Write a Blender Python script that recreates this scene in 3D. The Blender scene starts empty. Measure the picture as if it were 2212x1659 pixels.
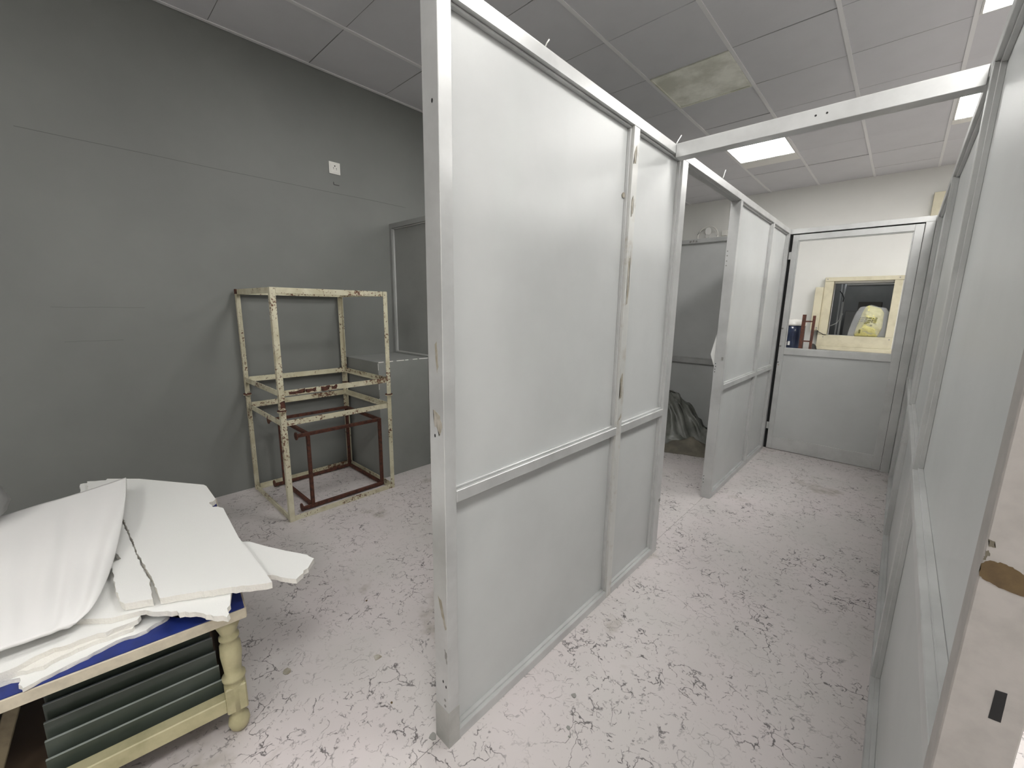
import bpy, bmesh, math, random
from mathutils import Vector, Matrix, noise
random.seed(7)
S = bpy.context.scene
C = S.collection
# ---------------------------------------------------------------- camera
CAM_ROT = [(0.730377, -0.134305, 0.669711), (0.682903, 0.12364, -0.719969), (0.013892, 0.983196, 0.182021)]
LENS = 14.500741410488246
cd = bpy.data.cameras.new('camera'); cam = bpy.data.objects.new('camera', cd); C.objects.link(cam)
cd.sensor_width = 36; cd.sensor_fit = 'HORIZONTAL'; cd.lens = LENS; cd.clip_start = .02
m = Matrix([list(r) for r in CAM_ROT]).to_4x4(); m.translation = Vector((0, 0, 1.4))
cam.matrix_world = m
S.camera = cam
# ---------------------------------------------------------------- world, exposure
w = bpy.data.worlds.new('world'); S.world = w; w.use_nodes = True
w.node_tree.nodes['Background'].inputs[0].default_value = (.5, .52, .55, 1)
w.node_tree.nodes['Background'].inputs[1].default_value = .15
S.view_settings.view_transform = 'Standard'; S.view_settings.look = 'None'
S.view_settings.exposure = 1.0; S.view_settings.gamma = 1; S.view_settings.use_curve_mapping = False
LAMP = 15.0            # strength of the ceiling panels
HC = 3.16              # ceiling height
XL, XR, YB, YF = -3.5, 4.0, -2.6, 7.5
# ---------------------------------------------------------------- materials
def mat(name, col, rough=.5, metal=0, **k):
    m = bpy.data.materials.new(name); m.use_nodes = True
    b = m.node_tree.nodes['Principled BSDF']
    b.inputs['Base Color'].default_value = (*col, 1); b.inputs['Roughness'].default_value = rough
    b.inputs['Metallic'].default_value = metal
    for a, v in k.items(): b.inputs[a.replace('_', ' ')].default_value = v
    return m
def N(m, t, **k):
    n = m.node_tree.nodes.new(t)
    for a, v in k.items():
        if a in n.inputs: n.inputs[a].default_value = v
        else: setattr(n, a, v)
    return n
def L(m, a, b): m.node_tree.links.new(a, b)
def co(m, scale=(1, 1, 1)):
    tc = N(m, 'ShaderNodeTexCoord'); mp = N(m, 'ShaderNodeMapping'); mp.inputs['Scale'].default_value = scale
    L(m, tc.outputs['Object'], mp.inputs[0]); return mp.outputs[0]
def nz(m, vec, scale, detail=3, rough=.5):
    n = N(m, 'ShaderNodeTexNoise'); n.inputs['Scale'].default_value = scale
    n.inputs['Detail'].default_value = detail; n.inputs['Roughness'].default_value = rough
    L(m, vec, n.inputs['Vector']); return n.outputs['Fac']
def ramp(m, fac, a, b, ca=(0, 0, 0, 1), cb=(1, 1, 1, 1)):
    r = N(m, 'ShaderNodeValToRGB'); r.color_ramp.elements[0].position = a; r.color_ramp.elements[1].position = b
    r.color_ramp.elements[0].color = ca; r.color_ramp.elements[1].color = cb
    L(m, fac, r.inputs[0]); return r.outputs[0]
def mix(m, fac, a, b, bt='MIX'):
    x = N(m, 'ShaderNodeMix', data_type='RGBA', blend_type=bt)
    for s, v in ((x.inputs[0], fac), (x.inputs[6], a), (x.inputs[7], b)):
        if isinstance(v, (int, float)): s.default_value = v
        elif isinstance(v, tuple): s.default_value = (*v[:3], 1)
        else: L(m, v, s)
    return x.outputs[2]
def mul(m, a, b, op='MULTIPLY'):
    x = N(m, 'ShaderNodeMath', operation=op)
    for s, v in ((x.inputs[0], a), (x.inputs[1], b)):
        if isinstance(v, (int, float)): s.default_value = v
        else: L(m, v, s)
    return x.outputs[0]
def base(m, c): L(m, c, m.node_tree.nodes['Principled BSDF'].inputs['Base Color'])
def bump(m, h, st=.2, dist=.002):
    b = N(m, 'ShaderNodeBump'); b.inputs['Strength'].default_value = st; b.inputs['Distance'].default_value = dist
    L(m, h, b.inputs['Height']); L(m, b.outputs[0], m.node_tree.nodes['Principled BSDF'].inputs['Normal'])
def mottled(name, c1, c2, scale=6, rough=.5, metal=0, lo=.4, hi=.65, bst=0, stretch=(1, 1, 1), **k):
    m = mat(name, c1, rough, metal, **k); v = co(m, stretch); f = nz(m, v, scale, 5, .6)
    base(m, mix(m, ramp(m, f, lo, hi), c1, c2))
    if bst: bump(m, nz(m, v, scale*20, 2), bst)
    return m
alu = mottled('aluminium', (.57, .575, .57), (.48, .485, .48), 5, .32, .30, bst=.03)
alu2 = mottled('aluminium worn', (.58, .58, .56), (.46, .43, .38), 14, .42, .25, lo=.56, hi=.74)
panel_m = mottled('white laminate board', (.53, .54, .535), (.48, .49, .485), 1.6, .38, bst=.05)
grey_paint = mottled('grey wall paint', (.198, .204, .195), (.170, .176, .168), 1.2, .55, lo=.35, hi=.7, bst=.1)
white_wall = mottled('white wall paint', (.76, .76, .73), (.69, .69, .66), .9, .7, lo=.4, hi=.75, bst=.1)
tile_m = mottled('ceiling board', (.61, .61, .63), (.57, .57, .59), 1.3, .85, bst=.15)
grid_m = mat('grid bar white', (.72, .72, .72), .6)
dark_gap = mat('dark void', (.02, .02, .02), .9)
cream = mottled('cream painted board', (.62, .58, .43), (.50, .46, .33), 7, .5, lo=.45, hi=.75)
rust = mottled('rusty red steel', (.115, .040, .024), (.05, .022, .016), 40, .75, .15, bst=.3)
blue = mottled('blue vinyl cloth', (.012, .03, .20), (.010, .024, .15), 20, .5)
foam = mat('white foam', (.80, .80, .78), .75); 
def foam_setup():
    v = co(foam, (1, 1, 1)); wv = N(foam, 'ShaderNodeTexNoise'); wv.inputs['Scale'].default_value = 3
    mp = N(foam, 'ShaderNodeMapping'); mp.inputs['Scale'].default_value = (90, 2.5, 90); L(foam, v, mp.inputs[0])
    L(foam, mp.outputs[0], wv.inputs['Vector'])
    g = nz(foam, v, 260, 2); h = mul(foam, wv.outputs['Fac'], mul(foam, g, .6), 'ADD')
    bump(foam, h, .35, .002)
foam_setup()
foam_raw = mat('torn foam', (.80, .78, .73), .85); bump(foam_raw, nz(foam_raw, co(foam_raw), 150, 3), .6, .004)
soft = mat('soft foam sheet', (.82, .81, .80), .8); bump(soft, nz(soft, co(soft), 60, 3), .15, .002)
socket_m = mat('white plastic', (.75, .74, .70), .35)
black = mat('black', (.006, .006, .007), .6)
brown = mottled('bare brown board', (.13, .085, .036), (.085, .053, .022), 40, .7)
worn = mottled('worn grey patch', (.30, .27, .21), (.44, .41, .36), 30, .7)
scuff = mat('scuff grey', (.26, .255, .24), .7)
white_chip = mat('white plaster chip', (.75, .75, .72), .8)
paper_m = mat('white paper', (.8, .8, .78), .8)
turned = mottled('cream painted turned wood', (.50, .46, .28), (.36, .33, .19), 12, .45, lo=.4, hi=.7)
edge_m = mottled('pale cream table edge', (.60, .54, .42), (.50, .45, .35), 30, .6)
brownwood = mat('dark wood', (.09, .06, .035), .6)
glass_dark = mottled('dark green glass', (.055, .068, .055), (.085, .10, .088), 3, .14)
glass_dark.node_tree.nodes['Principled BSDF'].inputs['Specular IOR Level'].default_value = .35
glass_edge = mat('glass edge', (.34, .37, .34), .35)
navy = mottled('navy glossy plastic', (.012, .017, .04), (.03, .045, .09), 6, .18)
tarp = mottled('dusty grey plastic tarp', (.115, .12, .105), (.21, .215, .195), 7, .35, lo=.4, hi=.65)
canvas = mottled('tan canvas', (.20, .18, .14), (.13, .12, .095), 8, .8)
yellow = mottled('pale yellow bag contents', (.74, .70, .30), (.60, .56, .22), 20, .6)
clearbag = mat('clear plastic bag', (.75, .77, .8), .22, 0, Alpha=.30)
olive = mat('olive print', (.22, .21, .07), .7)
silver_m = mat('silver cable', (.35, .36, .36), .4)
white_m = mat('white enamel', (.62, .62, .60), .4)
interior = mottled('dark interior wall', (.26, .265, .26), (.20, .205, .20), 2, .8)
stain_m = mottled('stained diffuser', (.84, .84, .75), (.60, .60, .51), 4.0, .12, lo=.42, hi=.6)
lampglass = mat('lit diffuser', (.9, .9, .9), .5)
lb = lampglass.node_tree.nodes['Principled BSDF']
lb.inputs['Emission Color'].default_value = (1, .985, .95, 1); lb.inputs['Emission Strength'].default_value = LAMP
lampdim = lampglass.copy(); lampdim.name = 'aged lit diffuser'; lampdim.node_tree.nodes['Principled BSDF'].inputs['Emission Strength'].default_value = LAMP*.5  # halved emission for two of the added fill panels
glass_m = mat('clear glass', (1, 1, 1), .02, 0, Transmission_Weight=1.0, IOR=1.1)
# chipped cream paint over rust
rack_m = mat('chipped cream paint over rust', (.6, .57, .42), .55)
v = co(rack_m); f1 = nz(rack_m, v, 60, 6, .7); f2 = nz(rack_m, v, 5, 2)
msk = ramp(rack_m, mul(rack_m, f1, mul(rack_m, f2, .55), 'ADD'), .855, .88)
base(rack_m, mix(rack_m, msk, mix(rack_m, ramp(rack_m, nz(rack_m, v, 14, 4), .4, .7), (.60, .57, .43), (.46, .42, .29)), (.13, .055, .03)))
# printed vinyl floor: pinkish grey with dark broken veins
fl = mat('printed vinyl', (.4, .36, .36), .42)
v = co(fl)
def veins(sc, th, mscale, mlo, off):
    mp = N(fl, 'ShaderNodeMapping'); mp.inputs['Location'].default_value = (off, off*.7, 0); L(fl, v, mp.inputs[0])
    dn = N(fl, 'ShaderNodeTexNoise'); dn.inputs['Scale'].default_value = 9; dn.inputs['Detail'].default_value = 4; L(fl, mp.outputs[0], dn.inputs['Vector'])
    add = N(fl, 'ShaderNodeMix', data_type='VECTOR'); add.inputs[0].default_value = .18
    L(fl, mp.outputs[0], add.inputs[4]); L(fl, dn.outputs['Color'], add.inputs[5])
    vo = N(fl, 'ShaderNodeTexVoronoi', feature='DISTANCE_TO_EDGE'); vo.inputs['Scale'].default_value = sc
    L(fl, add.outputs[1], vo.inputs['Vector'])
    line = ramp(fl, vo.outputs['Distance'], th*.35, th, (1, 1, 1, 1), (0, 0, 0, 1))
    mk = ramp(fl, nz(fl, mp.outputs[0], mscale, 3, .6), mlo, mlo+.05)
    return mul(fl, line, mk)
a1 = veins(12, .030, 12, .53, 3.1); a2 = veins(22, .045, 22, .53, 8.3); a3 = veins(7, .014, 6, .52, 17.7); a4 = veins(38, .075, 30, .56, 27.7)
vv = mul(fl, mul(fl, a1, mul(fl, a2, .75), 'ADD'), mul(fl, a3, mul(fl, a4, .45), 'ADD'), 'ADD')
clus = ramp(fl, nz(fl, v, 2.6, 2), .36, .56, (.25, .25, .25, 1), (1, 1, 1, 1))
vv = mul(fl, vv, clus)
x = N(fl, 'ShaderNodeClamp'); L(fl, vv, x.inputs[0])
bc = mix(fl, ramp(fl, nz(fl, v, 2.2, 3), .35, .65), (.60, .55, .548), (.55, .52, .508))
bc = mix(fl, ramp(fl, nz(fl, v, 1.7, 5, .65), .60, .72), bc, (.29, .26, .215))
base(fl, mix(fl, mul(fl, x.outputs[0], .85), bc, (.065, .055, .058)))
fl.node_tree.nodes['Principled BSDF'].inputs['Specular IOR Level'].default_value = .3
# ---------------------------------------------------------------- helpers
def tag(o, label=None, cat=None, group=None, kind=None):
    if label: o['label'] = label
    if cat: o['category'] = cat
    if group: o['group'] = group
    if kind: o['kind'] = kind
    return o
def empty(name, loc, label=None, cat=None, group=None, kind=None, rz=0):
    o = bpy.data.objects.new(name, None); C.objects.link(o); o.location = loc; o.rotation_euler = (0, 0, rz)
    o.empty_display_size = .05
    return tag(o, label, cat, group, kind)
def link(name, bm, m, parent=None, smooth=False, world=True):
    me = bpy.data.meshes.new(name); bmesh.ops.recalc_face_normals(bm, faces=bm.faces); bm.to_mesh(me); bm.free(); me.materials.append(m)
    if smooth:
        for p in me.polygons: p.use_smooth = True
    o = bpy.data.objects.new(name, me); C.objects.link(o)
    if parent:
        o.parent = parent
        if world: o.matrix_parent_inverse = wm(parent).inverted()
    return o
def wm(o):
    m = o.matrix_basis.copy()
    while o.parent:
        m = o.parent.matrix_basis @ (o.matrix_parent_inverse @ m); o = o.parent
    return m
def addbox(bm, a, b, bev=0):
    x0, y0, z0 = [min(p, q) for p, q in zip(a, b)]; x1, y1, z1 = [max(p, q) for p, q in zip(a, b)]
    vs = [bm.verts.new(p) for p in ((x0,y0,z0),(x1,y0,z0),(x1,y1,z0),(x0,y1,z0),(x0,y0,z1),(x1,y0,z1),(x1,y1,z1),(x0,y1,z1))]
    fs = [bm.faces.new([vs[i] for i in f]) for f in ((0,3,2,1),(4,5,6,7),(0,1,5,4),(1,2,6,5),(2,3,7,6),(3,0,4,7))]
    if bev:
        es = list({e for f in fs for e in f.edges}); bmesh.ops.bevel(bm, geom=es, offset=bev, segments=1, affect='EDGES')
def box(name, a, b, m, parent=None, bev=0):
    bm = bmesh.new(); addbox(bm, a, b, bev); return link(name, bm, m, parent)
def boxes(name, lst, m, parent=None, bev=0):
    bm = bmesh.new()
    for a, b in lst: addbox(bm, a, b, bev)
    return link(name, bm, m, parent)
def disc(name, c, axis, r, m, parent=None, d=.002, n=10, rx=1, ry=1):
    bm = bmesh.new(); bmesh.ops.create_cone(bm, cap_ends=True, segments=n, radius1=r, radius2=r, depth=d)
    bmesh.ops.scale(bm, vec=(rx, ry, 1), verts=bm.verts)
    if axis == 'x': bmesh.ops.rotate(bm, matrix=Matrix.Rotation(math.pi/2, 3, 'Y'), verts=bm.verts)
    if axis == 'y': bmesh.ops.rotate(bm, matrix=Matrix.Rotation(math.pi/2, 3, 'X'), verts=bm.verts)
    bmesh.ops.translate(bm, vec=c, verts=bm.verts); return link(name, bm, m, parent)
def tube(name, pts, r, m, parent=None, n=8, smooth=True, closed=False):
    bm = bmesh.new(); rings = []
    P = [Vector(p) for p in pts]
    for i, p in enumerate(P):
        a = P[max(i-1, 0)]; b = P[min(i+1, len(P)-1)]; t = (b-a).normalized()
        up = Vector((0, 0, 1)) if abs(t.z) < .95 else Vector((1, 0, 0))
        s = t.cross(up).normalized(); u = s.cross(t)
        rr = r[i] if isinstance(r, (list, tuple)) else r
        rings.append([bm.verts.new(p + (s*math.cos(k*2*math.pi/n) + u*math.sin(k*2*math.pi/n))*rr) for k in range(n)])
    for i in range(len(rings)-1):
        for k in range(n): bm.faces.new((rings[i][k], rings[i][(k+1) % n], rings[i+1][(k+1) % n], rings[i+1][k]))
    bm.faces.new(rings[0]); bm.faces.new(rings[-1][::-1])
    return link(name, bm, m, parent, smooth)
def lathe(name, prof, c, m, parent=None, n=20):
    bm = bmesh.new(); rings = []
    for z, r in prof: rings.append([bm.verts.new((c[0]+r*math.cos(k*2*math.pi/n), c[1]+r*math.sin(k*2*math.pi/n), c[2]+z)) for k in range(n)])
    for i in range(len(rings)-1):
        for k in range(n): bm.faces.new((rings[i][k], rings[i][(k+1) % n], rings[i+1][(k+1) % n], rings[i+1][k]))
    bm.faces.new(rings[0]); bm.faces.new(rings[-1][::-1])
    return link(name, bm, m, parent, True)
def prism(name, pts, axis, c0, c1, m, parent=None):
    """closed outline in the plane across `axis`, extruded from c0 to c1"""
    def P(p, c): return {'x': (c, p[0], p[1]), 'y': (p[0], c, p[1]), 'z': (p[0], p[1], c)}[axis]
    bm = bmesh.new(); A = [bm.verts.new(P(p, c0)) for p in pts]; B = [bm.verts.new(P(p, c1)) for p in pts]
    n = len(pts)
    f = bm.faces.new(A); g = bm.faces.new(B[::-1])
    for i in range(n): bm.faces.new((A[i], B[i], B[(i+1) % n], A[(i+1) % n]))
    bmesh.ops.triangulate(bm, faces=[f, g]); return link(name, bm, m, parent)

# outlines of the foam sheets and the paper scrap, metres
P_UNDER_FRONT = [(-1.5925, -0.0838), (-1.8285, -0.0644), (-2.3228, -0.0056), (-2.3409, 0.1186), (-1.431, 0.2526), (-1.3665, 0.2339), (-1.3006, 0.2107), (-1.3237, 0.1933), (-1.3653, 0.1684), (-1.4125, 0.1331), (-1.4602, 0.0869), (-1.5103, 0.041), (-1.5303, -0.0164)]
P_RIGHT_PIECE = [(-1.6897, 0.373), (-1.6127, 0.4052), (-1.5265, 0.4479), (-1.4503, 0.4902), (-1.4392, 0.4892), (-1.411, 0.4973), (-1.3789, 0.469), (-1.3518, 0.4391), (-1.3356, 0.4113), (-1.37, 0.3877), (-1.4126, 0.3663), (-1.4853, 0.2691), (-1.782, 0.2826)]
P_MAIN = [(-2.3989, -0.0879), (-2.7698, 0.0444), (-2.6626, 0.1513), (-2.3553, 0.3571), (-2.3273, 0.3627), (-2.1365, 0.36), (-2.1187, 0.3461), (-2.1196, 0.3328), (-2.0577, 0.3337), (-2.0487, 0.3485), (-2.0174, 0.3617), (-1.7104, 0.3425), (-1.521, 0.344), (-1.3398, 0.343), (-1.3565, 0.3113), (-1.4029, 0.2482), (-1.453, 0.1643), (-1.4962, 0.0887), (-1.5608, 0.0889), (-1.6696, 0.0833), (-1.8186, 0.0725), (-2.1947, 0.0598), (-2.2599, 0.0491), (-2.2546, 0.001)]
P_STRIP = [(-2.2666, 0.0426), (-2.1901, 0.054), (-1.8231, 0.0681), (-1.6577, 0.0752), (-1.6337, 0.0794), (-1.5057, 0.074), (-1.5215, 0.0478), (-1.5377, 0.016), (-1.5646, 0.006), (-1.6488, 0.0035), (-1.8255, 0.0034), (-1.8362, 0.0291), (-1.914, 0.0179), (-2.0081, -0.0341)]
P_BACK_LOW = [(-2.7532, -0.0535), (-2.9005, -0.0521), (-2.9047, -0.0406), (-2.8529, 0.0508), (-2.5321, 0.0703)]
P_BACK_MID = [(-2.72, -0.0277), (-2.8694, -0.0265), (-2.8223, 0.0444), (-2.5452, 0.0763)]
P_STACK_TOP = [(-1.5279, 0.0397), (-1.4985, 0.035), (-1.4985, 0.0007), (-1.4976, -0.0314), (-1.5092, -0.0653), (-1.5094, -0.0984), (-1.5218, -0.1294), (-1.5188, -0.1553), (-1.5076, -0.1799), (-1.5021, -0.2065), (-1.504, -0.2459), (-1.5092, -0.325), (-2.0856, -0.4327), (-1.9656, -0.0964)]
P_STACK_MID = [(-1.4962, 0.0262), (-1.4861, 0.0214), (-1.4923, -0.0129), (-1.4995, -0.0449), (-1.4943, -0.1004), (-1.4903, -0.135), (-1.4901, -0.1619), (-1.5015, -0.2135), (-1.5083, -0.2482), (-1.5053, -0.3266), (-2.0526, -0.43), (-1.9264, -0.0986)]
P_STACK_LOW = [(-1.498, 0.1053), (-1.4703, 0.0484), (-1.479, 0.0), (-1.4698, -0.0592), (-1.4574, -0.1234), (-1.4424, -0.1814), (-1.4925, -0.1888), (-1.5017, -0.2049), (-1.5046, -0.2255), (-1.5048, -0.2633), (-1.4975, -0.3273), (-2.0159, -0.4264), (-1.8845, -0.1004), (-1.6652, 0.0506)]
P_C_TOP = [(-2.3987, -0.34, 0.574), (-2.4273, -0.2652, 0.584), (-2.453, -0.1774, 0.589), (-2.4614, -0.1138, 0.592), (-2.4719, -0.0502, 0.596), (-2.4826, 0.0266, 0.604), (-2.4915, 0.0994, 0.614)]
P_C_BOT = [(-1.5413, -0.2636, 0.544), (-1.5428, -0.2142, 0.542), (-1.5408, -0.1803, 0.541), (-1.5386, -0.1448, 0.54), (-1.54, -0.1203, 0.539), (-1.5369, -0.0992, 0.539), (-1.5387, -0.0822, 0.536)]
P_C_LEFT = [(-2.3987, -0.34, 0.574), (-2.181, -0.3195, 0.574), (-1.9872, -0.3013, 0.574), (-1.8458, -0.2894, 0.564), (-1.7246, -0.2794, 0.554), (-1.6217, -0.2704, 0.549), (-1.5413, -0.2636, 0.544)]
P_C_RIGHT = [(-2.4915, 0.0994, 0.614), (-2.1956, 0.0743, 0.604), (-1.9826, 0.0452, 0.589), (-1.8081, 0.0109, 0.564), (-1.6476, -0.0232, 0.554), (-1.5691, -0.0516, 0.544), (-1.5387, -0.0822, 0.536)]
P_PAPER = [(-0.9614, 3.19, 1.2321), (-0.9885, 3.19, 1.0859), (-0.9619, 3.19, 1.0101), (-0.9392, 3.19, 1.0057)]
# ================================================================ the room shell
floor = box('floor', (XL-.2, YB-.2, -.2), (XR+.2, YF+1.6, -.006), dark_gap); tag(floor, kind='structure')
seams = [XL, -2.74, -.925, .90, 2.72, XR]
for a, b in zip(seams[:-1], seams[1:]): box('vinyl_sheet', (a+.0009, YB, -.005), (b-.0009, YF, 0), fl, floor)
wl = tag(box('wall_left', (XL-.15, YB-.15, 0), (XL, YF, HC+.1), grey_paint), kind='structure')
# hairline plaster cracks on the grey wall (shallow grooves with their own width)
crackm = mat('crack', (.125, .128, .122), .9)
def crack(pts, wdt=.0035):
    bm = bmesh.new()
    for (y0, z0), (y1, z1) in zip(pts[:-1], pts[1:]):
        addbox(bm, (XL-.001, y0, z0-wdt/2), (XL+.0006, y1, z0+wdt/2))
    return link('plaster_crack', bm, crackm, wl)
yy = [-.06+i*.06 for i in range(40)]
crack([(y, 2.291 + .006*noise.noise(Vector((y*2, 3, 1))) + .010*max(0, y-1.3)) for y in yy], .003)
crack([(-.05+i*.05, 1.368+.004*noise.noise(Vector((i*.4, 1, 7)))) for i in range(9)], .0018)
crack([(-.02+i*.05, 1.17+.005*noise.noise(Vector((i*.5, 4, 7)))) for i in range(6)], .0018)
tag(box('wall_right', (XR, YB-.15, 0), (XR+.15, YF, HC+.1), white_wall), kind='structure')
tag(box('wall_back', (XL, YB-.15, 0), (XR, YB, HC+.1), white_wall), kind='structure')
WX0, WX1, WZ0, WZ1 = -.765, -.09, 1.074, 1.80     # opening in the far wall
tag(boxes('wall_front', [((XL, YF, 0), (WX0, YF+.15, HC+.1)), ((WX1, YF, 0), (XR, YF+.15, HC+.1)),
     ((WX0, YF, 0), (WX1, YF+.15, WZ0)), ((WX0, YF, WZ1), (WX1, YF+.15, HC+.1))], white_wall), kind='structure')
# room behind the opening
rb = tag(boxes('wall_beyond', [((-1.7, 8.75, 0), (.9, 8.85, 2.6)), ((-1.8, YF+.15, 0), (-1.7, 8.85, 2.6)), ((.9, YF+.15, 0), (1.0, 8.85, 2.6)), ((-1.8, YF+.15, 2.6), (1.0, 8.85, 2.7))], interior), kind='structure')
# ceiling
ceil = tag(box('ceiling', (XL-.1, YB-.1, HC+.10), (XR+.1, YF+.1, HC+.2), dark_gap), kind='structure')
TX, TY, X0, Y0 = .594, .623, -1.701, 3.340
lit = {(0, 3), (3, 3), (3, 0), (0, -3), (3, -3), (3, -6), (6, 3), (6, 0), (6, -3), (0,-6), (3, -9), (0, -9), (6, -6)}  # rearmost row and right-hand column are unseen panels added as fill
unlit = {(0, 0)}
off_now = {(0, -6)}
half_fill = {(0, -9), (6, -6)}  # added fill panels out of view, run at half strength
lit -= off_now; unlit |= off_now
tb = bmesh.new(); addbox(tb, (.0035, .0022, 0), (TX-.0035, TY-.0022, .012)); tme = bpy.data.meshes.new('ceiling_tile'); bmesh.ops.recalc_face_normals(tb, faces=tb.faces); tb.to_mesh(tb and tme); tb.free(); tme.materials.append(tile_m)
ix = range(-4, 11); iy = range(-10, 8)
def clampbox(x0, y0, x1, y1):
    return max(x0, XL), max(y0, YB), min(x1, XR), min(y1, YF)
for i in ix:
    for j in iy:
        x0, y0 = X0+i*TX, Y0+j*TY; x1, y1 = x0+TX, y0+TY
        a, b, c, d = clampbox(x0, y0, x1, y1)
        if c-a < .03 or d-b < .03 or (i, j) in lit or (i, j) in unlit: continue
        dz = random.uniform(0, .004)
        if c-a > TX-.01 and d-b > TY-.01:
            o = bpy.data.objects.new('ceiling_tile', tme); C.objects.link(o); o.parent = ceil
            o.location = (x0, y0, HC+.002+dz); o.rotation_euler = (random.uniform(-.004, .004), random.uniform(-.003, .003), 0)
        else:
            box('ceiling_tile', (a+.003, b+.003, HC+.002+dz), (c-.003, d-.003, HC+.014+dz), tile_m, ceil)
for i in ix:
    x = X0+i*TX
    if XL < x < XR: box('grid_bar', (x-.012, YB, HC-.001), (x+.012, YF, HC+.006), grid_m, ceil)
for j in iy:
    y = Y0+j*TY
    if YB < y < YF: box('grid_bar', (XL, y-.004, HC+.0065), (XR, y+.004, HC+.010), grey_paint, ceil)
def lamp(i, j, on, label, plate=0):
    x0, y0 = X0+i*TX+.013, Y0+j*TY+.006; x1, y1 = x0+TX-.026, y0+TY-.012
    g = 'square ceiling light panels'
    t = empty('ceiling_light', ((x0+x1)/2, (y0+y1)/2, HC), label, 'light', g)
    fw = .012
    boxes('frame', [((x0, y0, HC-.004), (x1, y0+fw, HC+.03)), ((x0, y1-fw, HC-.004), (x1, y1, HC+.03)),
                    ((x0, y0+fw, HC-.004), (x0+fw, y1-fw, HC+.03)), ((x1-fw, y0+fw, HC-.004), (x1, y1-fw, HC+.03))], white_m if on else stain_m, t)
    box('diffuser', (x0+fw, y0+fw, HC+.002), (x1-fw, y1-fw, HC+.008), (lampdim if (i, j) in half_fill else lampglass) if on else stain_m, t)
    if plate: box('ghost_strip', (x0, y1+.002, HC-.006), (x1, y1+plate, HC-.001), socket_m, t)  # light-bleed ghost of the lit panel, built as a pale strip
names = {(0, 3): 'lit square light panel nearest the far white wall, left of the corridor beam', (3, 3): 'lit square light panel by the right partition, beyond the cross beam',
 (3, 0): 'lit square light panel cut by the top right corner of the photo', (0, -3): 'light panel above the tall partition, only its corner showing at the top edge',
 (3, -3): 'lit light panel directly over the corridor, just above the camera', (6, 3): 'unseen fill light panel added beyond the right partition, nearest the far wall', (6, 0): 'unseen fill light panel added beyond the right partition, level with the middle of it',
 (0, -9): 'unseen fill light panel added far behind the camera, left column', (3, -9): 'unseen fill light panel added far behind the camera over the corridor line', (6, -6): 'unseen fill light panel added behind the camera beyond the right partition', (3, -6): 'lit light panel behind the camera over the corridor line', (6, -3): 'unseen fill light panel added beyond the right partition, beside the camera',
 (0, 0): 'switched-off ceiling light panel with yellowed dirty stained diffuser'}
for k in sorted(lit | unlit):
    if k in off_now: lab = {(0, -6): 'switched-off light panel behind the camera on the left', (0, -9): 'switched-off light panel far behind the camera, left column', (6, -6): 'switched-off light panel behind the camera beyond the right partition', (3, -6): 'switched-off light panel behind the camera over the corridor', (6, -3): 'switched-off light panel beyond the right partition beside the camera'}.get(k, 'switched-off light panel')
    else: lab = names[k]
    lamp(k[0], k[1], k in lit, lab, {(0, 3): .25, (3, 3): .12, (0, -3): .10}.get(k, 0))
# ================================================================ aluminium partitions
D = .027; BW = .008; BR = .013
def frame_mb(parent, axis, face, T, sgn, u0, u1, z0, z1, pm, bm_):
    """one board with its bead ring; face = outer plane coordinate, T*sgn goes into the wall"""
    def bx(a, b, w0, w1, c, d):
        p, q = face+sgn*w0, face+sgn*w1
        return ((p, a, c), (q, b, d)) if axis == 'y' else ((a, p, c), (b, q, d))
    pn = boxes('panel', [bx(u0, u1, D, T-D, z0, z1)], pm, parent)
    ring = []
    for w0, w1 in ((BR, D), (T-D, T-BR)):
        ring += [bx(u0, u1, w0, w1, z0, z0+BW), bx(u0, u1, w0, w1, z1-BW, z1), bx(u0, u0+BW, w0, w1, z0+BW, z1-BW), bx(u1-BW, u1, w0, w1, z0+BW, z1-BW)]
    boxes('bead', ring, bm_, pn, .0012)
def partition(t, axis, face, T, sgn, posts, rails, am=alu, pm=panel_m, bm_=alu, top=2.163, skip_bays=(), wornposts=(), zb=0.0, postlow=0.0):
    """posts [(u0,u1)], rails [(z0,z1)] run between posts; boards fill between rails"""
    out = {'post': []}
    def bx(a, b, c, d):
        p, q = face, face+sgn*T
        return ((p, a, c), (q, b, d)) if axis == 'y' else ((a, p, c), (b, q, d))
    tr = rails[-1]
    boxes('top_rail', [bx(posts[0][0], posts[-1][1], *tr)], am, t, .0015)
    for k, (a, b) in enumerate(posts):
        out['post'].append(boxes('post', [bx(a, b, postlow, tr[0]-.0003)], alu2 if k in wornposts else am, t, .0015))
    for k, ((a0, a), (b, b1)) in enumerate(zip(posts[:-1], posts[1:])):
        if k in skip_bays: continue
        for r in rails[:-1]: boxes('rail', [bx(a+.0003, b-.0003, *r)], am, t, .0015)
        for r, s in zip(rails[:-1], rails[1:]): frame_mb(t, axis, face, T, sgn, a+.0003, b-.0003, r[1]+.0003, s[0]-.0003, pm, bm_)
    return out
XA = -.880
RA = [(0, .036), (.835, .872), (2.122, 2.163)]
A = empty('aluminium_partition', (XA-.03, 1.44, 0), 'tall white partition in the middle foreground with scuffed end post', 'partition', 'aluminium framed partition sections')
pa = partition(A, 'y', XA, .066, -1, [(.6737, .7155), (1.645, 1.692), (2.150, 2.215)], RA, wornposts=(1,))
fp = pa['post'][0]
yf = .6737
for x, z in ((-.905, 1.892), (-.921, 1.041), (-.900, 1.052), (-.905, .236), (-.891, .225)): disc('screw_hole', (x, yf, z), 'y', .0042, black, fp, .001, 8, .8, 1.3)
for x, z in ((-.897, .172), (-.897, .150), (-.90, .075)): disc('screw_hole', (x, yf, z), 'y', .005, scuff, fp, .001, 8)
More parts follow.
